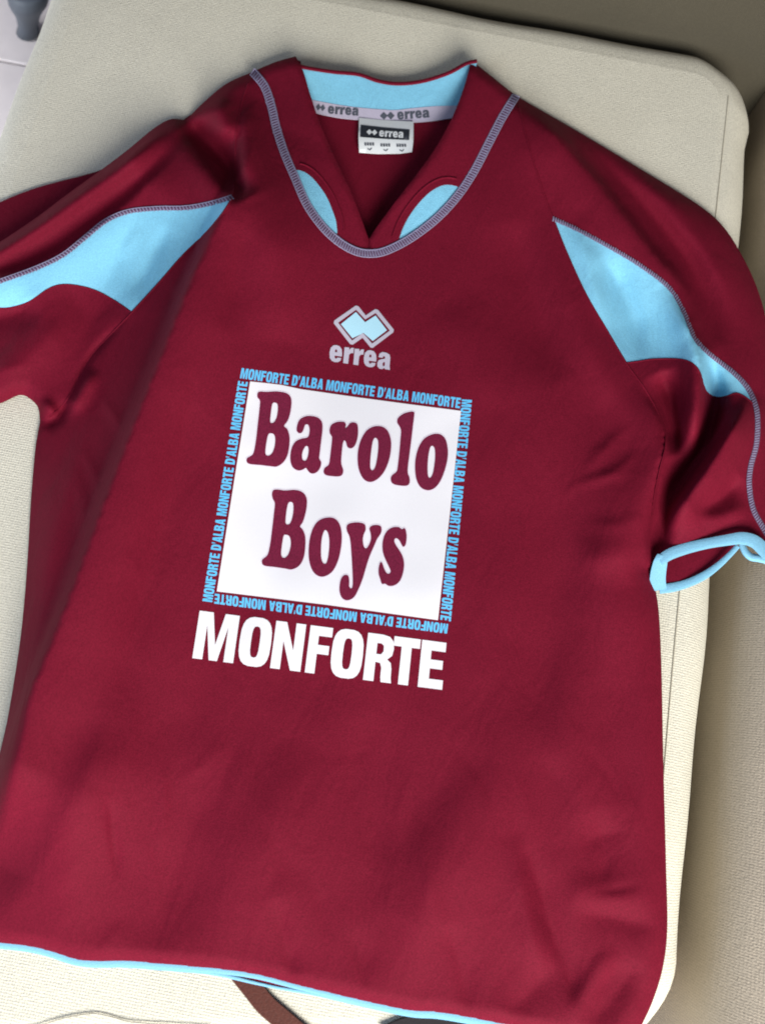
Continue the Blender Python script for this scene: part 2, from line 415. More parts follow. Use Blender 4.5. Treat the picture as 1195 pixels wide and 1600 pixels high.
# --- right shoulder and sleeve
fold([(790, 150), (845, 190), (905, 255), (960, 320), (1010, 385), (1065, 450), (1100, 520)], 11*mm, 60, 46, -1, 0.25)
fold([(870, 185), (940, 250), (1010, 325), (1070, 405), (1108, 480), (1125, 555)], -7*mm, 26, 22, 0, 0.25)
fold([(900, 215), (1000, 290), (1080, 370), (1130, 450), (1165, 540)], 6*mm, 24, 26)
fold([(888, 345), (915, 400), (930, 450), (950, 520)], 4*mm, 14, 20)
fold([(935, 400), (965, 440), (990, 500), (1002, 565)], -5*mm, 20, 22)
fold([(1035, 445), (1072, 510), (1089, 560), (1092, 620), (1086, 690), (1078, 730)], 13*mm, 26, 26, -1, 0.3)
fold([(1030, 580), (1045, 620), (1052, 670), (1056, 715)], -15*mm, 19, 17, 0, 0.3)
fold([(1100, 545), (1118, 600), (1112, 655), (1098, 700), (1070, 745), (1040, 790), (1022, 850), (1016, 892)], -20*mm, 17, 15, 0, 0.2)
fold([(1175, 610), (1140, 675), (1105, 728), (1072, 772), (1046, 812), (1035, 850)], 16*mm, 42, 34, 1, 0.28)
fold([(1160, 745), (1120, 782), (1080, 802)], -6*mm, 16, 17)
fold([(1090, 812), (1130, 806), (1170, 790)], 3*mm, 16, 14)
fold([(985, 600), (1022, 645), (1038, 690), (1028, 740), (1016, 800), (1008, 870), (1010, 920)], 9*mm, 50, 20, -1, 0.3)

# --- fine creases: fanned down the body, pulled from the armpits, across the sleeves
def crease(x, y, ang, ln, h, w):
    a = math.radians(ang); dx, dy = math.cos(a), math.sin(a); b = rng.uniform(-.12, .12)*ln
    fold([(x, y), (x+dx*ln/2-dy*b, y+dy*ln/2+dx*b), (x+dx*ln, y+dy*ln)], h, w, w*rng.uniform(1.2, 2.2), 0, 0.45)
for k in range(26):
    x = rng.uniform(170, 1000); y = rng.uniform(1090, 1470)
    crease(x, y, 90 + (600-x)*0.045 + rng.normal(0, 16), rng.uniform(70, 190), rng.choice((-1, 1))*rng.uniform(.35, .8)*mm, rng.uniform(6, 12))
for x, y, a, l in ((1005, 700, 150, 120), (1010, 740, 165, 150), (1015, 800, 172, 110), (990, 660, 135, 120), (120, 690, 70, 120), (105, 720, 82, 150), (150, 610, 60, 100)):
    crease(x, y, a, l, rng.uniform(.7, 1.3)*mm, rng.uniform(6, 10))
for x, y, a, l in ((900, 1480, 95, 100), (940, 1470, 118, 90), (975, 1500, 128, 80), (830, 1400, 75, 150), (1010, 1380, 170, 110), (985, 1300, 160, 90)):
    crease(x, y, a, l, -rng.uniform(.8, 1.4)*mm, rng.uniform(6, 10))
for k in range(10):
    crease(rng.uniform(20, 230), rng.uniform(350, 590), rng.uniform(120, 165), rng.uniform(50, 110), rng.choice((-1, 1))*rng.uniform(.4, .8)*mm, rng.uniform(5, 9))
    crease(rng.uniform(880, 1130), rng.uniform(260, 560), rng.uniform(40, 75), rng.uniform(50, 120), rng.choice((-1, 1))*rng.uniform(.4, .8)*mm, rng.uniform(5, 9))
EDGES = [(SHOULDER_L, 20), (SLEEVE_L_LOW, 24), (SIDE_L, 34), (HEM, 26), (SIDE_R, 40), (SHOULDER_R, 26)]
ph = rng.uniform(0, 6.28, (14, 2)); kd = rng.uniform(0, 6.28, 14); kl = np.exp(rng.uniform(math.log(90), math.log(420), 14))
def flank(d, w):
    s = min(0.27*w, 17.0)
    return 0.45*np.clip(1-d/s, 0, 1) + 0.55*np.clip(1-d/w, 0, 1)**1.15
def relief(x, y, edges=True):
    q = np.column_stack([np.ravel(x), np.ravel(y)]).astype(float)
    z = np.full(len(q), 0.0125)
    z += 0.011*np.exp(-(((q[:, 0]-595)/230)**2 + ((q[:, 1]-225)/170)**2))     # the collar stands up a little
    z += 0.004*np.exp(-(((q[:, 0]-560)/330)**2 + ((q[:, 1]-800)/420)**2))
    z += 0.018*np.exp(-(((q[:, 0]-1095)/75)**2 + ((q[:, 1]-650)/150)**2))    # bunched sleeve
    z += 0.010*np.exp(-(((q[:, 0]-330)/110)**2 + ((q[:, 1]-235)/90)**2))     # bunched shoulder
    for i in range(14):
        z += 0.00022*kl[i]/200*np.sin(2*math.pi*(q[:, 0]*math.cos(kd[i]) + q[:, 1]*math.sin(kd[i]))/kl[i] + ph[i, 0])
    for p, h, wa, wb, sharp, en in FOLDS:
        R = 3.2*max(wa, wb)
        lo = p.min(0)-R; hi = p.max(0)+R
        sel = np.where((q[:, 0] > lo[0]) & (q[:, 0] < hi[0]) & (q[:, 1] > lo[1]) & (q[:, 1] < hi[1]))[0]
        if not len(sel): continue
        qq = q[sel]
        best = np.full(len(sel), 1e18); par = np.zeros(len(sel)); side = np.zeros(len(sel))
        n = len(p)-1
        for i in range(n):
            d = p[i+1]-p[i]; L = d @ d + 1e-9
            t = np.clip(((qq-p[i]) @ d)/L, 0, 1); r = qq - p[i] - t[:, None]*d
            dd = (r*r).sum(1); b = dd < best
            best[b] = dd[b]; par[b] = (i+t[b])/n; side[b] = (d[0]*r[b, 1] - d[1]*r[b, 0])
        dist = np.sqrt(best)
        s = np.tanh(side/(np.abs(side).max()+1e-9)*60)                 # blend of the two spreads across the crest
        w = wa*(0.5+0.5*s) + wb*(0.5-0.5*s)
        env = np.clip(np.minimum(par, 1-par)/en, 0, 1); env = env*env*(3-2*env)
        ex = np.full(len(sel), 1.45 if h < 0 else 1.75)
        pr = np.exp(-(dist/w)**ex)
        if sharp: pr = np.where(side*sharp > 0, flank(dist, wa if sharp > 0 else wb), pr)
        z[sel] += 1.5*h*env*pr
    k = 0.0035
    z = 0.0045 + k*np.log1p(np.exp(np.clip((z-0.0045)/k, -30, 30)))    # the back of the shirt is below
    if edges:
        e = np.ones(len(q))
        for line, R in EDGES:
            d = seg_dist(line[::2] if len(line) > 8 else line, q) / R
            d = np.clip(d, 0, 1); e = np.minimum(e, np.clip(1-(1-d)**2, 0, 1)**0.8)
        z = 0.0040 + (z-0.0040)*e
    return z

# ------------------------------------------------------------------ the shirt
ORG = P(600, 850, 0.0)
shirt = thing('football_shirt', tuple(ORG), 'maroon short-sleeved football shirt with light blue panels laid on the cream cushion', 'shirt')

# seam between front and collar
NECK = spline([(395, 112), (413, 134), (424, 165), (432, 200), (445, 240), (460, 275), (480, 320), (505, 355), (530, 378), (555, 392), (577, 396), (602, 392), (640, 373), (680, 343), (713, 308), (740, 268), (764, 222), (785, 182), (806, 149)], 6)
V_L = spline([(462, 88), (474, 112), (484, 145), (499, 190), (521, 242), (545, 292), (562, 335), (576, 374)], 6)
V_R = spline([(736, 94), (724, 138), (706, 184), (681, 230), (651, 272), (620, 312), (592, 350), (576, 374)], 6)
def sub(line, a, b):
    """piece of a polyline between the points nearest to a and b, in that order"""
    i = int(np.argmin(np.hypot(*(line-np.array(a)).T))); j = int(np.argmin(np.hypot(*(line-np.array(b)).T)))
    return line[i:j+1] if i <= j else line[j:i+1][::-1]
def loop(*pieces):
    out = []
    for p in pieces:
        for q in np.asarray(p, float):
            if not out or np.hypot(*(q-out[-1])) > 0.8: out.append(q)
    if np.hypot(*(out[0]-out[-1])) < 0.8: out.pop()
    return np.array(out)

def sheet(name, loops, material, lift=0.0, spacing=6.0, zfun=relief, thick=0.0007, parent=None):
    v, t = fill(loops, spacing)
    z = zfun(v[:, 0], v[:, 1]) + lift
    return link(name, P(v[:, 0], v[:, 1], z), t, material, parent or shirt, True, thick)

# raglan seams: neck seam down to the armpits
RAG_L = spline([(395, 112), (378, 160), (368, 215), (366, 270), (363, 308), (330, 355), (285, 400), (250, 440), (206, 488), (165, 530), (138, 562), (112, 612), (92, 640), (63, 660)], 6)
RAG_R = spline([(806, 149), (818, 200), (835, 260), (856, 322), (864, 342), (885, 395), (915, 460), (950, 520), (978, 567), (1010, 612), (1035, 660), (1040, 692), (1030, 738), (1022, 780), (1016, 840), (1014, 890)], 6)
# sleeve piping lines (upper border of the blue insets) and lower borders
PIPE_L = spline([(363, 308), (330, 318), (290, 325), (245, 326), (200, 331), (165, 346), (135, 370), (100, 398), (60, 418), (0, 440), (-60, 462), (-130, 488)], 6)
BLUE_L = spline([(206, 488), (180, 470), (150, 454), (120, 446), (95, 445), (75, 452), (45, 472), (15, 481), (-20, 484), (-70, 506), (-130, 530)], 6)
PIPE_R = spline([(864, 342), (900, 358), (950, 385), (1000, 415), (1045, 450), (1068, 488), (1085, 528), (1108, 553), (1145, 582), (1168, 607), (1180, 634), (1183, 660), (1181, 695), (1172, 730), (1170, 760), (1176, 795), (1190, 822), (1207, 850)], 6)
BLUE_R = spline([(978, 567), (1000, 564), (1020, 561), (1060, 561), (1080, 567), (1092, 580), (1097, 595), (1103, 612), (1118, 621), (1135, 619), (1150, 614), (1165, 621), (1175, 630), (1181, 640)], 6)
CUFF_R = spline([(1014, 890), (1026, 869), (1060, 852), (1100, 842), (1150, 833), (1176, 837), (1190, 848), (1207, 850)], 6)

BODY = body = loop(NECK, RAG_R[1:], SIDE_R[::-1][1:], HEM[::-1][1:], SIDE_L[::-1][1:], RAG_L[::-1][1:])
# left sleeve: shoulder panel, blue inset, underarm panel
left_end_top = np.array([(-130, 450), (-130, 488)]); 
sheet('sleeve_top', [loop(sub(RAG_L, (395, 112), (363, 308)), PIPE_L, [(-130, 450)], SHOULDER_L[::-1][:], sub(SHOULDER_L, (462, 88), (395, 112))[::-1][:0]) if False else
      loop(sub(RAG_L, (395, 112), (363, 308)), PIPE_L, sub(SHOULDER_L, (-130, 450), (395, 112)))], M['maroon'], spacing=6)
sheet('sleeve_inset', [loop(PIPE_L, [(-130, 510)], BLUE_L[::-1], sub(RAG_L, (206, 488), (363, 308)))], M['blue'], spacing=6)
sheet('sleeve_underarm', [loop(BLUE_L, [(-130, 600)], SLEEVE_L_LOW, sub(RAG_L, (63, 660), (206, 488)))], M['maroon'], spacing=6)
# right sleeve
blue_stop = PIPE_R[int(np.argmin(np.hypot(*(PIPE_R-np.array((1181, 640))).T)))]
sheet('sleeve_top', [loop(sub(RAG_R, (806, 149), (864, 342)), PIPE_R, sub(SHOULDER_R, (1207, 832), (806, 149)))], M['maroon'], spacing=6)
sheet('sleeve_inset', [loop(sub(PIPE_R, (864, 342), blue_stop), BLUE_R[::-1][1:], sub(RAG_R, (978, 567), (864, 342)))], M['blue'], spacing=5)
sheet('sleeve_underarm', [loop(BLUE_R[:-1], sub(PIPE_R, blue_stop, (1207, 850)), CUFF_R[::-1], sub(RAG_R, (1014, 890), (978, 567)))], M['maroon'], spacing=5)

# back of the shirt, under the front
def zback(x, y):
    q = np.column_stack([x, y])
    d = np.clip(seg_dist(BACK_EDGE[::2], q)/30, 0, 1)
    return 0.0022 + 0.0012*d + 0.0003*np.sin(x*0.03)*np.sin(y*0.021)
BACKHEM = HEM + np.array([0, 1.5]) + np.column_stack([np.zeros(len(HEM)), 7.0*np.exp(-((HEM[:, 0]-408)/62)**2)])
FLAP = spline([(300, 178), (230, 225), (165, 262), (130, 274), (95, 283), (50, 296), (0, 316), (-60, 345), (-130, 380)], 6)
NECKBACK = spline([(470, 96), (476, 106), (520, 113), (560, 117), (590, 127), (622, 131), (660, 127), (700, 114), (728, 100)], 6)
back = loop([(395, 118), (440, 100), (466, 94)], NECKBACK, [(745, 104), (800, 152)], sub(SHOULDER_R, (806, 149), (1207, 832)) + np.array([-1.5, 1.5]),
            [(1190, 842), (1150, 845), (1080, 880), (1030, 895)], SIDE_R[::-1][3:] - np.array([1.5, 0]), BACKHEM[::-1], SIDE_L[::-1] + np.array([1.5, 0]), SLEEVE_L_LOW[::-1], [(-130, 500)], FLAP[::-1])
BACK_EDGE = np.vstack([back, back[:1]])
sheet('back_body', [back], M['maroon'], spacing=22, zfun=zback)

# ------------------------------------------------------------------ collar
def zcollar(x, y):
    z = relief(x, y, False)
    q = np.column_stack([x, y])
    dn = seg_dist(NECK, q); dv = np.minimum(seg_dist(V_L, q), seg_dist(V_R, q))
    up = np.clip(dn/60, 0, 1)
    topd = np.minimum(np.hypot(q[:, 0]-462, q[:, 1]-88), np.hypot(q[:, 0]-736, q[:, 1]-94))
    sh = np.clip(np.minimum(seg_dist(SHOULDER_L[:40], q), seg_dist(SHOULDER_R[:40], q))/14, 0, 1)
    rim = np.sqrt(np.clip(1-(1-np.clip(dv/7, 0, 1))**2, 0, 1))
    z = z + 0.006*up*(0.35+0.65*np.clip((400-q[:, 1])/150, 0, 1)) - 0.0022*(1-rim)
    return 0.006 + (z-0.006)*(0.45+0.55*np.sqrt(sh))
INS_L = spline([(461, 265), (474, 268), (487, 277), (500, 292), (511, 309), (519, 328), (525, 346), (527, 366)], 4)
INS_R = spline([(622, 378), (629, 357), (640, 336), (655, 316), (670, 301), (686, 291), (700, 288), (716, 291)], 4)
iL = int(np.argmin(np.hypot(*(NECK-INS_L[0]).T))); jL = int(np.argmin(np.hypot(*(NECK-INS_L[-1]).T)))
iR = int(np.argmin(np.hypot(*(NECK-INS_R[0]).T))); jR = int(np.argmin(np.hypot(*(NECK-INS_R[-1]).T)))
INS_L[0] = NECK[iL]; INS_L[-1] = NECK[jL]; INS_R[0] = NECK[iR]; INS_R[-1] = NECK[jR]
tip = int(np.argmin(np.hypot(*(NECK-np.array((577, 396))).T)))
sheet('collar_band', [loop(V_L, [(577, 396)], NECK[jL:tip][::-1], INS_L[::-1][1:], NECK[:iL][::-1], sub(SHOULDER_L, (395, 112), (462, 88)))], M['maroon'], spacing=5, zfun=zcollar)
def zc2(x, y): return zcollar(x, y) + 0.0007*np.clip((x-570)/20, 0, 1)
sheet('collar_band', [loop(V_R, [(577, 396)], NECK[tip+1:iR+1], INS_R[1:], NECK[jR+1:], sub(SHOULDER_R, (806, 149), (736, 94)))], M['maroon'], spacing=5, zfun=zc2)
sheet('collar_inset', [loop(INS_L, NECK[iL+1:jL][::-1])], M['blue'], lift=0.0, spacing=5, zfun=zcollar, thick=0)
sheet('collar_inset', [loop(INS_R, NECK[iR+1:jR][::-1])], M['blue'], lift=0.0, spacing=5, zfun=zcollar, thick=0)

# inside of the back neck: blue facing, grey tape, label
def zneck(x, y):
    t = np.clip((190-y)/80, 0, 1)
    side = np.clip(np.abs(x-600)/130, 0, 1)
    return 0.0052 + 0.008*t + 0.006*t*side**2
NB_TOP = spline([(455, 101), (476, 107), (520, 114), (560, 118), (590, 128), (622, 132.5), (660, 128.5), (700, 116), (728, 101), (745, 97)], 6)
NB_BOT = spline([(470, 152), (492, 158), (530, 165), (560, 169), (595, 172), (618, 173), (645, 170), (680, 167), (712, 166), (730, 164)], 6)
TP_BOT = spline([(478, 172), (500, 178), (530, 184), (560, 187), (600, 190), (640, 191), (672, 189), (706, 184), (726, 178)], 6)
sheet('neck_facing', [loop(NB_TOP, NB_BOT[::-1])], M['blue'], spacing=6, zfun=zneck)
sheet('neck_tape', [loop(NB_BOT - np.array([0, 1.0]), TP_BOT[::-1])], M['tape'], lift=0.0005, spacing=6, zfun=zneck)
RIM = NB_TOP - np.array([0, 1.6])
def zlabel(x, y):
    t = np.clip((y-186)/54, 0, 1)
    return 0.0068 + 0.0035*np.sin(math.pi*np.clip(t, 0, 1)*0.9) + 0.0006*np.sin(x*0.07)
lab = sheet('label', [resample([(561, 184), (600, 187.5), (646, 190), (645.5, 222), (643.5, 237), (625, 239.5), (590, 240), (561, 238), (560, 215)], 7, True)], M['tag'], spacing=8, zfun=zlabel)

# ------------------------------------------------------------------ lettering
def se(x0, y0, x1, y1, p=3.2, n=22):
    a = np.linspace(0, 2*math.pi, n, endpoint=False); c, s = np.cos(a), np.sin(a)
    return np.column_stack([(x0+x1)/2 + (x1-x0)/2*np.sign(c)*np.abs(c)**(2/p), (y0+y1)/2 + (y1-y0)/2*np.sign(s)*np.abs(s)**(2/p)])
def arcs(pts, step=.06): return spline(pts, step, True)
G = {}
G['M'] = [[(0, 0), (0, 1), (.35, 1), (.5, .33), (.65, 1), (1, 1), (1, 0), (.76, 0), (.76, .72), (.60, 0), (.40, 0), (.24, .72), (.24, 0)]]
G['O'] = [se(0, -.02, 1, 1.02, 3), se(.36, .17, .64, .83, 3.2, 16)]
G['N'] = [[(0, 0), (0, 1), (.36, 1), (.68, .42), (.68, 1), (1, 1), (1, 0), (.66, 0), (.32, .60), (.32, 0)]]
G['F'] = [[(0, 0), (0, 1), (1, 1), (1, .80), (.42, .80), (.42, .61), (.93, .61), (.93, .42), (.42, .42), (.42, 0)]]
G['R'] = [[(0, 0), (0, 1), (.55, 1), (.80, .97), (.94, .88), (.98, .73), (.94, .58), (.78, .49), (.92, .42), (.96, .30), (.97, .10), (1, 0), (.63, 0), (.60, .12), (.60, .30), (.54, .40), (.37, .41), (.37, 0)],
          [(.37, .58), (.37, .81), (.52, .81), (.61, .77), (.62, .65), (.54, .58)]]
G['T'] = [[(0, .80), (0, 1), (1, 1), (1, .80), (.69, .80), (.69, 0), (.31, 0), (.31, .80)]]
G['E'] = [[(0, 0), (0, 1), (1, 1), (1, .80), (.42, .80), (.42, .61), (.93, .61), (.93, .42), (.42, .42), (.42, .20), (1, .20), (1, 0)]]
G['D'] = [[(0, 0), (0, 1), (.5, 1), (.78, .95), (.95, .80), (1, .5), (.95, .20), (.78, .05), (.5, 0)], [(.36, .18), (.36, .82), (.52, .80), (.62, .68), (.64, .5), (.62, .32), (.52, .20)]]
G['A'] = [[(0, 0), (.30, 1), (.70, 1), (1, 0), (.66, 0), (.62, .18), (.38, .18), (.34, 0)], [(.43, .36), (.57, .36), (.5, .74)]]
G['L'] = [[(0, 0), (0, 1), (.42, 1), (.42, .2), (1, .2), (1, 0)]]
G['B'] = [[(0, 0), (0, 1), (.55, 1), (.82, .96), (.95, .82), (.92, .63), (.78, .53), (.94, .44), (1, .27), (.94, .08), (.78, .01), (.55, 0)], [(.36, .60), (.36, .82), (.52, .82), (.60, .77), (.60, .66), (.52, .60)], [(.36, .18), (.36, .42), (.54, .42), (.62, .35), (.62, .24), (.54, .18)]]
G["'"] = [[(.2, .62), (0, 1), (1, 1), (.6, .62)]]
G['e'] = [[(1, .37), (.43, .37), (.43, .27), (.50, .20), (.60, .21), (.66, .28), (.97, .28), (.92, .12), (.74, .01), (.5, -.02), (.25, .03), (.06, .19), (0, .5), (.06, .80), (.25, .97), (.5, 1.01), (.75, .97), (.94, .80), (1, .55)],
          [(.42, .58), (.42, .70), (.50, .77), (.59, .70), (.59, .58)]]
G['r'] = [[(0, 0), (0, .96), (.50, .98), (.53, .82), (.70, .97), (1, 1.0), (1, .68), (.72, .66), (.56, .54), (.54, 0)]]
G['a'] = [[(.05, .66), (.10, .88), (.30, 1), (.6, 1), (.86, .92), (.94, .74), (.94, .2), (1, 0), (.62, 0), (.58, .07), (.4, -.02), (.2, -.02), (.03, .1), (0, .3), (.08, .48), (.3, .57), (.54, .62), (.55, .72), (.47, .78), (.39, .74), (.37, .66)],
          [(.42, .2), (.40, .33), (.50, .43), (.57, .40), (.57, .22), (.49, .15)]]
ADV = dict(M=1.22, O=.98, N=1.0, F=.84, R=.98, T=.86, E=.82, D=.96, A=.98, L=.78, B=.98); ADV["'"] = .30; ADV[' '] = .42

def quadmap(BL, BR, TR, TL):
    BL, BR, TR, TL = map(np.array, (BL, BR, TR, TL))
    def f(p):
        p = np.asarray(p, float); u, v = p[:, :1], p[:, 1:]
        return BL*(1-u)*(1-v) + BR*u*(1-v) + TR*u*v + TL*(1-u)*v
    return f
def glyph_loops(ch, box, fmap, step):
    u0, u1 = box; out = []
    for L in G[ch]:
        L = np.asarray(L, float).copy(); L[:, 0] = u0 + (u1-u0)*L[:, 0]
        out.append(resample(fmap(resample(L, .12, True)), step, True))
    return out
PRINTS = []
class Later: pass
def printed(name, groups, material, lift, parent=None, zfun=relief, spacing=12):
    if zfun is relief:
        h = Later(); PRINTS.append((h, name, groups, material, lift, parent)); return h
    V = []; T = []; k = 0
    for loops in groups:
        v, t = fill(loops, spacing); V.append(v); T.append(t+k); k += len(v)
    V = np.concatenate(V); T = np.concatenate(T)
    return link(name, P(V[:, 0], V[:, 1], zfun(V[:, 0], V[:, 1]) + lift), T, material, parent or shirt, True)
def wordboxes(text, gap=.10):
    x = 0; out = []
    for ch in text:
        w = ADV[ch]
        if ch != ' ': out.append((ch, x, x+w-gap))
        x += w
    tot = x-gap
    return [(c, a/tot, b/tot) for c, a, b in out]
def grow(L, d):
    """offset a closed outline outwards by d"""
    L = np.asarray(L, float); t = np.roll(L, -1, 0)-np.roll(L, 1, 0); t /= np.linalg.norm(t, axis=1)[:, None]+1e-9
    n = np.column_stack([t[:, 1], -t[:, 0]])
    x, y = L[:, 0], L[:, 1]
    if (np.roll(x, -1)*y - np.roll(y, -1)*x).sum() > 0: n = -n
    return L + n*d

LIFT = 0.00022
# the white square
SQ = loop(resample([(391, 596), (420, 599), (440, 601.5), (470, 608), (560, 621), (650, 633), (720, 642)], 6), resample([(720, 642), (702, 808), (684, 969)], 6), resample([(684, 969), (510, 945), (339, 924)], 6), resample([(339, 924), (366, 752), (391, 596)], 6))
square = printed('printed_square', [[SQ]], M['white'], LIFT)
def T3(pts): return np.array(pts, float)/3.414 + np.array([370, 590])
def T4(pts): return np.array(pts, float)/3.414 + np.array([370, 750])
LET = [
 (T3, [(110, 88), (120, 75), (160, 76), (215, 74), (265, 83), (288, 105), (292, 140), (285, 190), (272, 230), (253, 258), (270, 275), (281, 310), (282, 350), (272, 410), (250, 450), (215, 474), (180, 473), (130, 467), (70, 461), (53, 448), (55, 430), (75, 418), (90, 400), (103, 330), (112, 250), (120, 180), (124, 125), (111, 106)],
  [(190, 140), (205, 134), (217, 142), (219, 170), (213, 210), (200, 236), (187, 243), (179, 235), (181, 200)], [(168, 305), (180, 297), (197, 302), (205, 325), (202, 365), (190, 400), (172, 416), (157, 413), (153, 395), (158, 350)]),
 (T3, [(335, 297), (320, 285), (322, 255), (335, 225), (365, 207), (400, 205), (435, 215), (455, 240), (457, 280), (450, 340), (443, 400), (440, 430), (450, 450), (447, 475), (432, 500), (410, 512), (390, 508), (375, 490), (368, 482), (350, 492), (325, 495), (300, 480), (287, 450), (286, 410), (295, 370), (315, 340), (345, 326), (375, 320), (385, 305), (388, 275), (380, 251), (365, 252), (357, 275), (348, 292)],
  [(365, 368), (378, 367), (383, 385), (380, 415), (370, 440), (358, 443), (349, 430), (350, 400)]),
 (T3, [(495, 275), (505, 252), (530, 238), (562, 235), (578, 240), (582, 255), (580, 270), (592, 258), (605, 242), (625, 239), (643, 250), (647, 290), (642, 330), (628, 365), (608, 378), (590, 370), (582, 345), (574, 335), (566, 350), (560, 400), (557, 450), (562, 475), (568, 495), (562, 518), (545, 527), (510, 526), (475, 520), (463, 505), (468, 483), (485, 470), (493, 455), (500, 400), (506, 350), (507, 315), (497, 300)]),
 (T3, [(735, 260), (775, 262), (805, 285), (822, 335), (820, 400), (805, 460), (780, 510), (745, 545), (708, 557), (675, 540), (652, 495), (644, 440), (648, 380), (665, 325), (695, 280)], [(738, 321), (752, 335), (754, 375), (748, 430), (738, 475), (725, 494), (713, 485), (712, 440), (717, 390), (725, 340)]),
 (T3, [(947, 186), (940, 182), (925, 182), (890, 192), (860, 215), (855, 240), (868, 262), (875, 285), (872, 330), (866, 400), (858, 470), (852, 500), (835, 515), (822, 530), (823, 555), (840, 570), (880, 577), (910, 575), (922, 558), (920, 530), (912, 510), (913, 470), (922, 400), (932, 320), (940, 250)]),
 (T3, [(1045, 302), (1085, 303), (1113, 330), (1125, 385), (1122, 440), (1105, 505), (1080, 560), (1050, 592), (1015, 601), (980, 585), (958, 545), (950, 490), (953, 430), (970, 370), (1000, 325)], [(1040, 364), (1053, 375), (1057, 415), (1052, 470), (1043, 515), (1030, 535), (1020, 525), (1017, 480), (1021, 420), (1030, 375)]),
 (T4, [(188, 75), (195, 55), (215, 51), (260, 56), (310, 53), (350, 65), (372, 95), (374, 135), (365, 185), (352, 225), (338, 248), (352, 265), (365, 300), (366, 350), (358, 410), (335, 455), (295, 477), (255, 472), (200, 464), (150, 458), (135, 445), (136, 425), (155, 410), (168, 390), (180, 330), (190, 250), (198, 180), (203, 125), (192, 100)],
  [(276, 122), (288, 117), (300, 125), (302, 160), (296, 200), (285, 230), (272, 238), (261, 230), (262, 195), (268, 150)], [(250, 298), (262, 292), (280, 300), (288, 330), (285, 365), (273, 400), (255, 416), (241, 410), (237, 390), (241, 350)]),
 (T4, [(480, 201), (520, 205), (548, 235), (560, 290), (556, 360), (540, 430), (512, 485), (475, 512), (440, 514), (408, 490), (388, 440), (383, 380), (390, 310), (410, 250), (440, 215)], [(470, 267), (485, 280), (493, 320), (492, 370), (485, 420), (475, 446), (460, 442), (450, 410), (450, 350), (456, 300)]),
 (T4, [(585, 250), (595, 235), (625, 227), (660, 228), (683, 238), (687, 265), (677, 290), (672, 320), (678, 355), (690, 365), (705, 345), (715, 315), (713, 285), (707, 260), (718, 245), (745, 240), (768, 247), (772, 270), (765, 290), (748, 315), (735, 345), (715, 390), (700, 430), (685, 480), (670, 530), (650, 580), (625, 625), (590, 642), (562, 630), (548, 595), (550, 550), (560, 520), (578, 506), (595, 512), (600, 540), (600, 570), (612, 578), (618, 555), (617, 500), (614, 440), (610, 380), (607, 340), (600, 300), (588, 275)]),
 (T4, [(892, 256), (899, 262), (905, 290), (905, 315), (900, 345), (888, 357), (878, 345), (868, 325), (855, 312), (843, 313), (840, 328), (850, 350), (870, 380), (885, 410), (892, 450), (885, 500), (868, 540), (840, 562), (810, 565), (790, 553), (776, 556), (770, 548), (765, 530), (756, 500), (757, 465), (766, 438), (774, 440), (787, 475), (800, 497), (812, 500), (820, 488), (812, 465), (795, 430), (780, 390), (776, 345), (785, 300), (805, 268), (835, 252), (865, 252), (880, 263)]),
]
for tf, *loops in LET:
    L = [spline(tf(l), 3, True) for l in loops]
    let = printed('letter', [L], M['letter'], LIFT+0.0003, square, spacing=8)
    O = [grow(L[0], 1.7)] + [grow(h, -1.0) for h in L[1:]]
    printed('letter_outline', [O], M['halo'], LIFT+0.00015, square, spacing=8)

# the big word under the square
q5 = lambda x, y: (x/2.779+290, y/2.779+930)
fm = quadmap(q5(30, 273), q5(1113, 411), q5(1132, 207), q5(62, 67))
for ch, a, b in (('M', 0, .163), ('O', .176, .302), ('N', .311, .432), ('F', .450, .541), ('O', .546, .672), ('R', .683, .795), ('T', .790, .896), ('E', .902, 1.0)):
    gl = glyph_loops(ch, (a, b), fm, 5)
    printed('letter', [gl], M['white'], LIFT, spacing=7)

# the four lines of small lettering round the square, feet towards it
LINE = "MONFORTE D'ALBA MONFORTE D'ALBA MONFORTE"
def zborder(x, y): return relief(x, y)
for BL, BR, TR, TL in (((375, 591), (718, 638), (720, 622), (378, 575)), ((721.5, 624), (687.5, 968), (704, 971), (737, 625)),
                       ((700, 975), (336, 927.5), (335, 943), (698, 990)), ((332, 941), (387.5, 597), (372.5, 595), (316.5, 939))):
    fm = quadmap(BL, BR, TR, TL)
    printed('border_lettering', [glyph_loops(c, (a, b), fm, 4) for c, a, b in wordboxes(LINE)], M['cyan'], LIFT, spacing=0)

# the maker's emblem and word on the chest
q2 = lambda pts: np.array(pts, float)/7.967 + np.array([490, 460])
OUT = q2([(525, 138), (560, 150), (648, 262), (765, 183), (800, 192), (998, 440), (990, 472), (735, 666), (708, 662), (608, 540), (488, 625), (455, 620), (250, 358), (258, 325)])
INN = q2([(528, 190), (641, 312), (772, 232), (948, 450), (728, 612), (613, 478), (478, 574), (305, 352)])
FILL = q2([(526, 219), (640, 346), (770, 263), (912, 446), (735, 580), (620, 480), (482, 546), (340, 370)])
emblem = printed('emblem_border', [[resample(OUT, 4, True), resample(INN, 4, True)]], M['silver'], LIFT+0.0001, spacing=0)
printed('emblem_fill', [[resample(FILL, 4, True)]], M['pale'], LIFT+0.0001, spacing=8)
ERREA = (('e', 0, .205), ('r', .235, .385), ('r', .400, .55), ('e', .560, .765), ('a', .785, 1.0))
fm = quadmap(q2([(188, 828)])[0], q2([(950, 940)])[0], q2([(968, 735)])[0], q2([(208, 622)])[0])
for ch, a, b in ERREA:
    gl = glyph_loops(ch, (a, b), fm, 3)
    printed('emblem_letter', [gl], M['silver'], LIFT+0.0001, spacing=0)

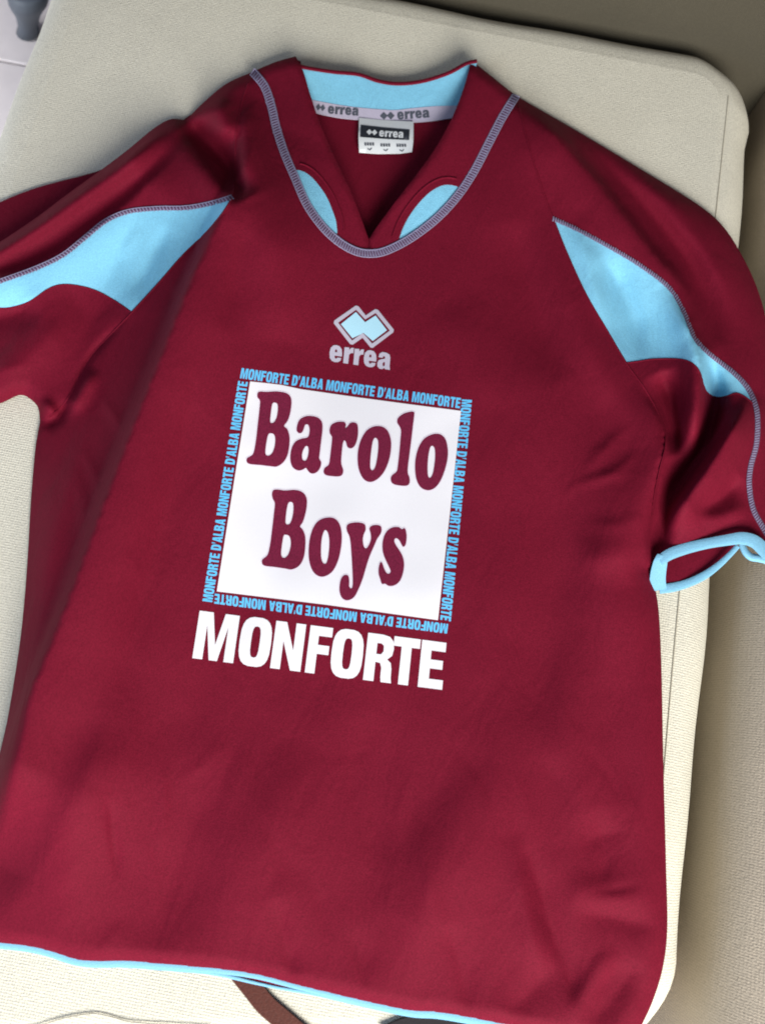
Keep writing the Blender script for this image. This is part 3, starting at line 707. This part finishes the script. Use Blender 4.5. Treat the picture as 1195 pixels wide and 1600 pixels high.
# the front of the shirt, with every print lying in its weave
extra = [np.asarray(L, float) for pr in PRINTS for g in pr[2] for L in g]
bv, bt = fill([BODY], 6.0, extra)
bz = relief(bv[:, 0], bv[:, 1]); bc = bv[bt].mean(1)
link('front_body', P(bv[:, 0], bv[:, 1], bz), bt, M['maroon'], shirt, True, 0.0007)
MADE = {}
for h, name, groups, material, lift, parent in PRINTS:
    pick = np.zeros(len(bt), bool)
    for g in groups:
        a = np.concatenate(g); lo = a.min(0); hi = a.max(0)
        c = np.where(((bc >= lo) & (bc <= hi)).all(1))[0]
        if len(c): pick[c[inside([np.asarray(L, float) for L in g], bc[c])]] = True
    tt = bt[pick]; used, inv = np.unique(tt, return_inverse=True); inv = inv.reshape(tt.shape)
    q = bv[used]
    MADE[h] = link(name, P(q[:, 0], q[:, 1], bz[used] + lift), inv, material, MADE.get(parent, shirt), True)

# neck tape print and label print
def diamonds(cx, cy, w, h, ang):
    c, s = math.cos(ang), math.sin(ang); out = []
    for dx in (-.27*w, .27*w):
        L = [(dx-.3*w, 0), (dx, -h/2), (dx+.3*w, 0), (dx, h/2)]
        out.append([np.array([(cx+x*c-y*s, cy+x*s+y*c) for x, y in L])])
    return out
def small_word(BL, BR, hgt):
    BL = np.array(BL, float); BR = np.array(BR, float); d = (BR-BL)/np.linalg.norm(BR-BL); up = np.array([d[1], -d[0]])
    return [glyph_loops(c, (a, b), quadmap(BL, BR, BR+up*hgt, BL+up*hgt), 3) for c, a, b in ERREA]
ztape = lambda x, y: zneck(x, y)
printed('tape_print', small_word((512, 177.5), (560, 181), 12) + [d for d in diamonds(501, 168, 13, 11, .15)], M['greyink'], 0.0010, spacing=0, zfun=ztape)
printed('tape_print', small_word((621, 187), (671, 183.5), 12) + diamonds(605, 181, 20, 12, -.03), M['greyink'], 0.0010, spacing=0, zfun=ztape)
printed('label_patch', [[resample([(563.5, 195), (600, 199), (640, 202.5), (639, 219), (600, 217), (562.5, 214)], 6, True)]], M['ink'], 0.0004, lab, zfun=zlabel, spacing=8)
printed('label_print', small_word((592, 213), (630, 215.5), 9.5) + diamonds(581, 206.5, 15, 9, .07), M['tag'], 0.0008, lab, zfun=zlabel, spacing=0)
bars = []
for cx, cy in ((577, 225.5), (602, 227), (627, 227.5)):
    for k in range(4):
        x = cx - 7.5 + k*4
        bars.append([np.array([(x, cy-2.6), (x+2.9, cy-2.3), (x+2.9, cy+2.2), (x, cy+1.9)])])
    bars.append([np.array([(cx-3, cy+6), (cx+1, cy+8), (cx+4, cy+5), (cx+4, cy+7), (cx+1, cy+9.6), (cx-3, cy+7.5)])])
printed('label_print', bars, M['greyink'], 0.0006, lab, zfun=zlabel, spacing=0)

# ------------------------------------------------------------------ seams, stitches and trims
def frame2(line):
    t = np.gradient(line, axis=0); t /= np.linalg.norm(t, axis=1)[:, None]+1e-9
    return t, np.column_stack([-t[:, 1], t[:, 0]])
def ribbon(name, line, width, material, zfun, lift, arch=0.0008, n=6, parent=None, thick=0.0):
    line = np.asarray(line, float); t, nn = frame2(line)
    wd = np.full(len(line), width) if np.isscalar(width) else np.interp(np.linspace(0, 1, len(line)), np.linspace(0, 1, len(width)), width)
    V = []; Fc = []
    for k in range(n+1):
        s = -1 + 2*k/n
        q = line + nn*(s*wd/2)[:, None]
        z = zfun(q[:, 0], q[:, 1]) + lift + arch*math.sqrt(max(0, 1-s*s))
        V.append(P(q[:, 0], q[:, 1], z))
    m = len(line)
    V = np.concatenate(V)
    for k in range(n):
        for i in range(m-1): Fc.append((k*m+i, k*m+i+1, (k+1)*m+i+1, (k+1)*m+i)[::-1])
    return link(name, V, Fc, material, parent or shirt, True, thick)
def stitches(name, line, width, pitch, material, zfun, lift, slant=0.25, fat=0.55, jitter=0.12, zig=False):
    d = np.r_[0, np.cumsum(np.hypot(*np.diff(line, axis=0).T))]
    s = np.arange(0, d[-1], pitch)
    c = np.column_stack([np.interp(s, d, line[:, 0]), np.interp(s, d, line[:, 1])]); t, nn = frame2(c)
    V = []; Fc = []
    for i in range(len(c)):
        sl = slant*(1 if (not zig or i % 2) else -1) + rng.normal(0, jitter*0.5)
        ax = nn[i] + t[i]*sl; w = width*(1+rng.normal(0, jitter*.6)); r = pitch*fat*0.5
        k = len(V)
        for a, hh in ((-.5, 0.0), (-.25, 1.0), (.25, 1.0), (.5, 0.0)):
            for b, g in ((-1, 0), (0, 1), (1, 0)):
                q = c[i] + ax*w*a + t[i]*r*b
                V.append((q[0], q[1], 0.00055*hh*g))
        for a in range(3):
            for b in range(2): Fc.append((k+a*3+b, k+a*3+b+1, k+(a+1)*3+b+1, k+(a+1)*3+b))
    V = np.array(V)
    z = zfun(V[:, 0], V[:, 1]) + lift + V[:, 2]
    o = link(name, P(V[:, 0], V[:, 1], z), Fc, material, shirt, True); o['kind'] = 'stuff'
    return o
zmax = lambda x, y: np.maximum(relief(x, y, False), zcollar(x, y)-0.002)
def zseam(x, y):
    q = np.column_stack([x, y]); sh = np.clip(np.minimum(seg_dist(SHOULDER_L[:40], q), seg_dist(SHOULDER_R[:40], q))/14, 0, 1)
    return 0.006 + (relief(x, y, False) + 0.0004 - 0.006)*(0.45+0.55*np.sqrt(sh))
ribbon('neck_seam', NECK, 13.5, M['seam'], zseam, 0.0006, 0.0009)
stitches('neck_stitching', NECK, 12.5, 4.1, M['thread'], zseam, 0.0013, slant=0.15, fat=0.62)
for side in (-1, 1):
    t, nn = frame2(NECK); ln = NECK + nn*side*5.6
    ribbon('neck_seam_edge', ln, 2.2, M['thread'], zseam, 0.0012, 0.0006, n=3)
ribbon('sleeve_seam', PIPE_L, 6, M['seam'], relief, 0.0003, 0.0006)
stitches('sleeve_stitching', PIPE_L, 8.0, 5.2, M['thread'], relief, 0.0009, slant=0.4, fat=0.42)
t_, n_ = frame2(PIPE_L)
ribbon('sleeve_seam_edge', PIPE_L + n_*3.6, 1.6, M['thread'], relief, 0.0008, 0.0005, n=3)
ribbon('sleeve_seam', PIPE_R, [5, 5, 5, 6, 8, 9, 9, 9], M['seam'], relief, 0.0003, 0.0006)
stitches('sleeve_stitching', PIPE_R, 7.0, 4.0, M['thread'], relief, 0.0009, slant=0.25, fat=0.5)

for ins, sg, zf in ((INS_L, -1, zcollar), (INS_R, -1, zc2)):
    t_, n_ = frame2(ins); off = ins + n_*sg*11
    ribbon('collar_topstitch', off[2:-2], 4.0, M['maroon'], zf, 0.0001, 0.0011, n=4)
ribbon('neck_rim', resample(RIM, 3), 6.0, M['maroon'], zneck, 0.0008, 0.0009, n=4)
for ln in (RAG_L, RAG_R):
    ribbon('raglan_seam', ln[4:-3], 3.4, M['maroon'], relief, -0.0002, 0.0011, n=4)
for ln in (BLUE_L, BLUE_R):
    ribbon('inset_seam', ln, 2.6, M['maroon'], relief, -0.0001, 0.0008, n=4)
# hem: front trim, back trim below it
zh = lambda x, y: np.full(len(x), 0.0062)
ribbon('hem_trim', HEM + np.array([0, -1.0]), [12, 12, 13, 14, 12, 11, 9, 9, 12, 12, 12, 14, 14, 12], M['trim'], lambda x, y: np.full(len(x), 0.0062), 0, 0.0004)
ribbon('hem_trim', BACKHEM + np.array([0, 1.5]), [7, 7, 8, 9, 9, 7, 5, 6, 8, 8, 8, 9, 8, 8], M['trim'], lambda x, y: np.full(len(x), 0.0026), 0, 0.0004)
# cuff of the right sleeve: upper band, folded end, lower band
zcu = lambda x, y: 0.012 + 0.010*np.clip((x-1015)/120, 0, 1)
zcl = lambda x, y: 0.0045 + 0.008*np.clip((x-1060)/100, 0, 1)
cuffU = spline([(1030, 876), (1048, 865), (1075, 856), (1105, 849), (1140, 843), (1160, 841), (1178, 846), (1192, 858), (1206, 872)], 5)
ribbon('cuff_trim', cuffU, [17, 18, 17, 16, 17, 19, 20, 22], M['trim'], zcu, 0.0, 0.0007, thick=0.0008)
cuffE = spline([(1035, 868), (1031, 880), (1028, 895), (1027, 908), (1029, 922)], 4)
ribbon('cuff_trim', cuffE, [17, 22, 24, 25, 24], M['trim'], lambda x, y: 0.0125 - 0.009*np.clip((y-872)/50, 0, 1), 0.0012, 0.0007, thick=0.0008)
cuffD = spline([(1030, 920), (1050, 918), (1075, 911), (1100, 899), (1122, 883), (1140, 866), (1152, 853)], 5)
ribbon('cuff_trim', cuffD, [15, 14, 13, 13, 11, 9, 8], M['trim'], zcl, 0.0, 0.0006, thick=0.0008)
cuffK = spline([(1158, 850), (1164, 862), (1173, 870), (1184, 872), (1198, 876), (1210, 882)], 5)
ribbon('cuff_trim', cuffK, [9, 11, 12, 11, 10], M['trim'], lambda x, y: np.full(len(x), 0.013), 0.0, 0.002, thick=0.0008)
sheet('sleeve_lining', [resample([(1034, 874), (1075, 856), (1120, 846), (1152, 846), (1140, 864), (1110, 888), (1075, 908), (1036, 920)], 8, True)], M['maroon'], spacing=8, zfun=lambda x, y: 0.0035+0.002*np.clip((x-1040)/100, 0, 1))

# ------------------------------------------------------------------ straps sticking out from under the hem
def strap(name, line, w, m, label, z=0.0012):
    l = spline(line, 5); t, nn = frame2(l); V = []; Fc = []; n = len(l)
    for s, zz in ((-.5, 0.0), (-.46, .0016), (.46, .0016), (.5, 0.0)):
        q = l + nn*s*w; V.append(P(q[:, 0], q[:, 1], np.full(n, z+zz)))
    V = np.concatenate(V)
    for k in range(3):
        for i in range(n-1): Fc.append((k*n+i, k*n+i+1, (k+1)*n+i+1, (k+1)*n+i)[::-1])
    o = link(name, V, Fc, m, None, False); tag(o, label, 'strap')
strap('leather_strap', [(375, 1520), (395, 1545), (415, 1570), (440, 1592), (475, 1622), (505, 1650)], 34, M['leather'], 'brown leather strap sticking out from under the light blue hem', 0.0002)
strap('fabric_strap', [(600, 1622), (640, 1606), (690, 1606), (740, 1625)], 36, M['black'], 'black strap showing below the hem near the bottom edge', 0.0002)
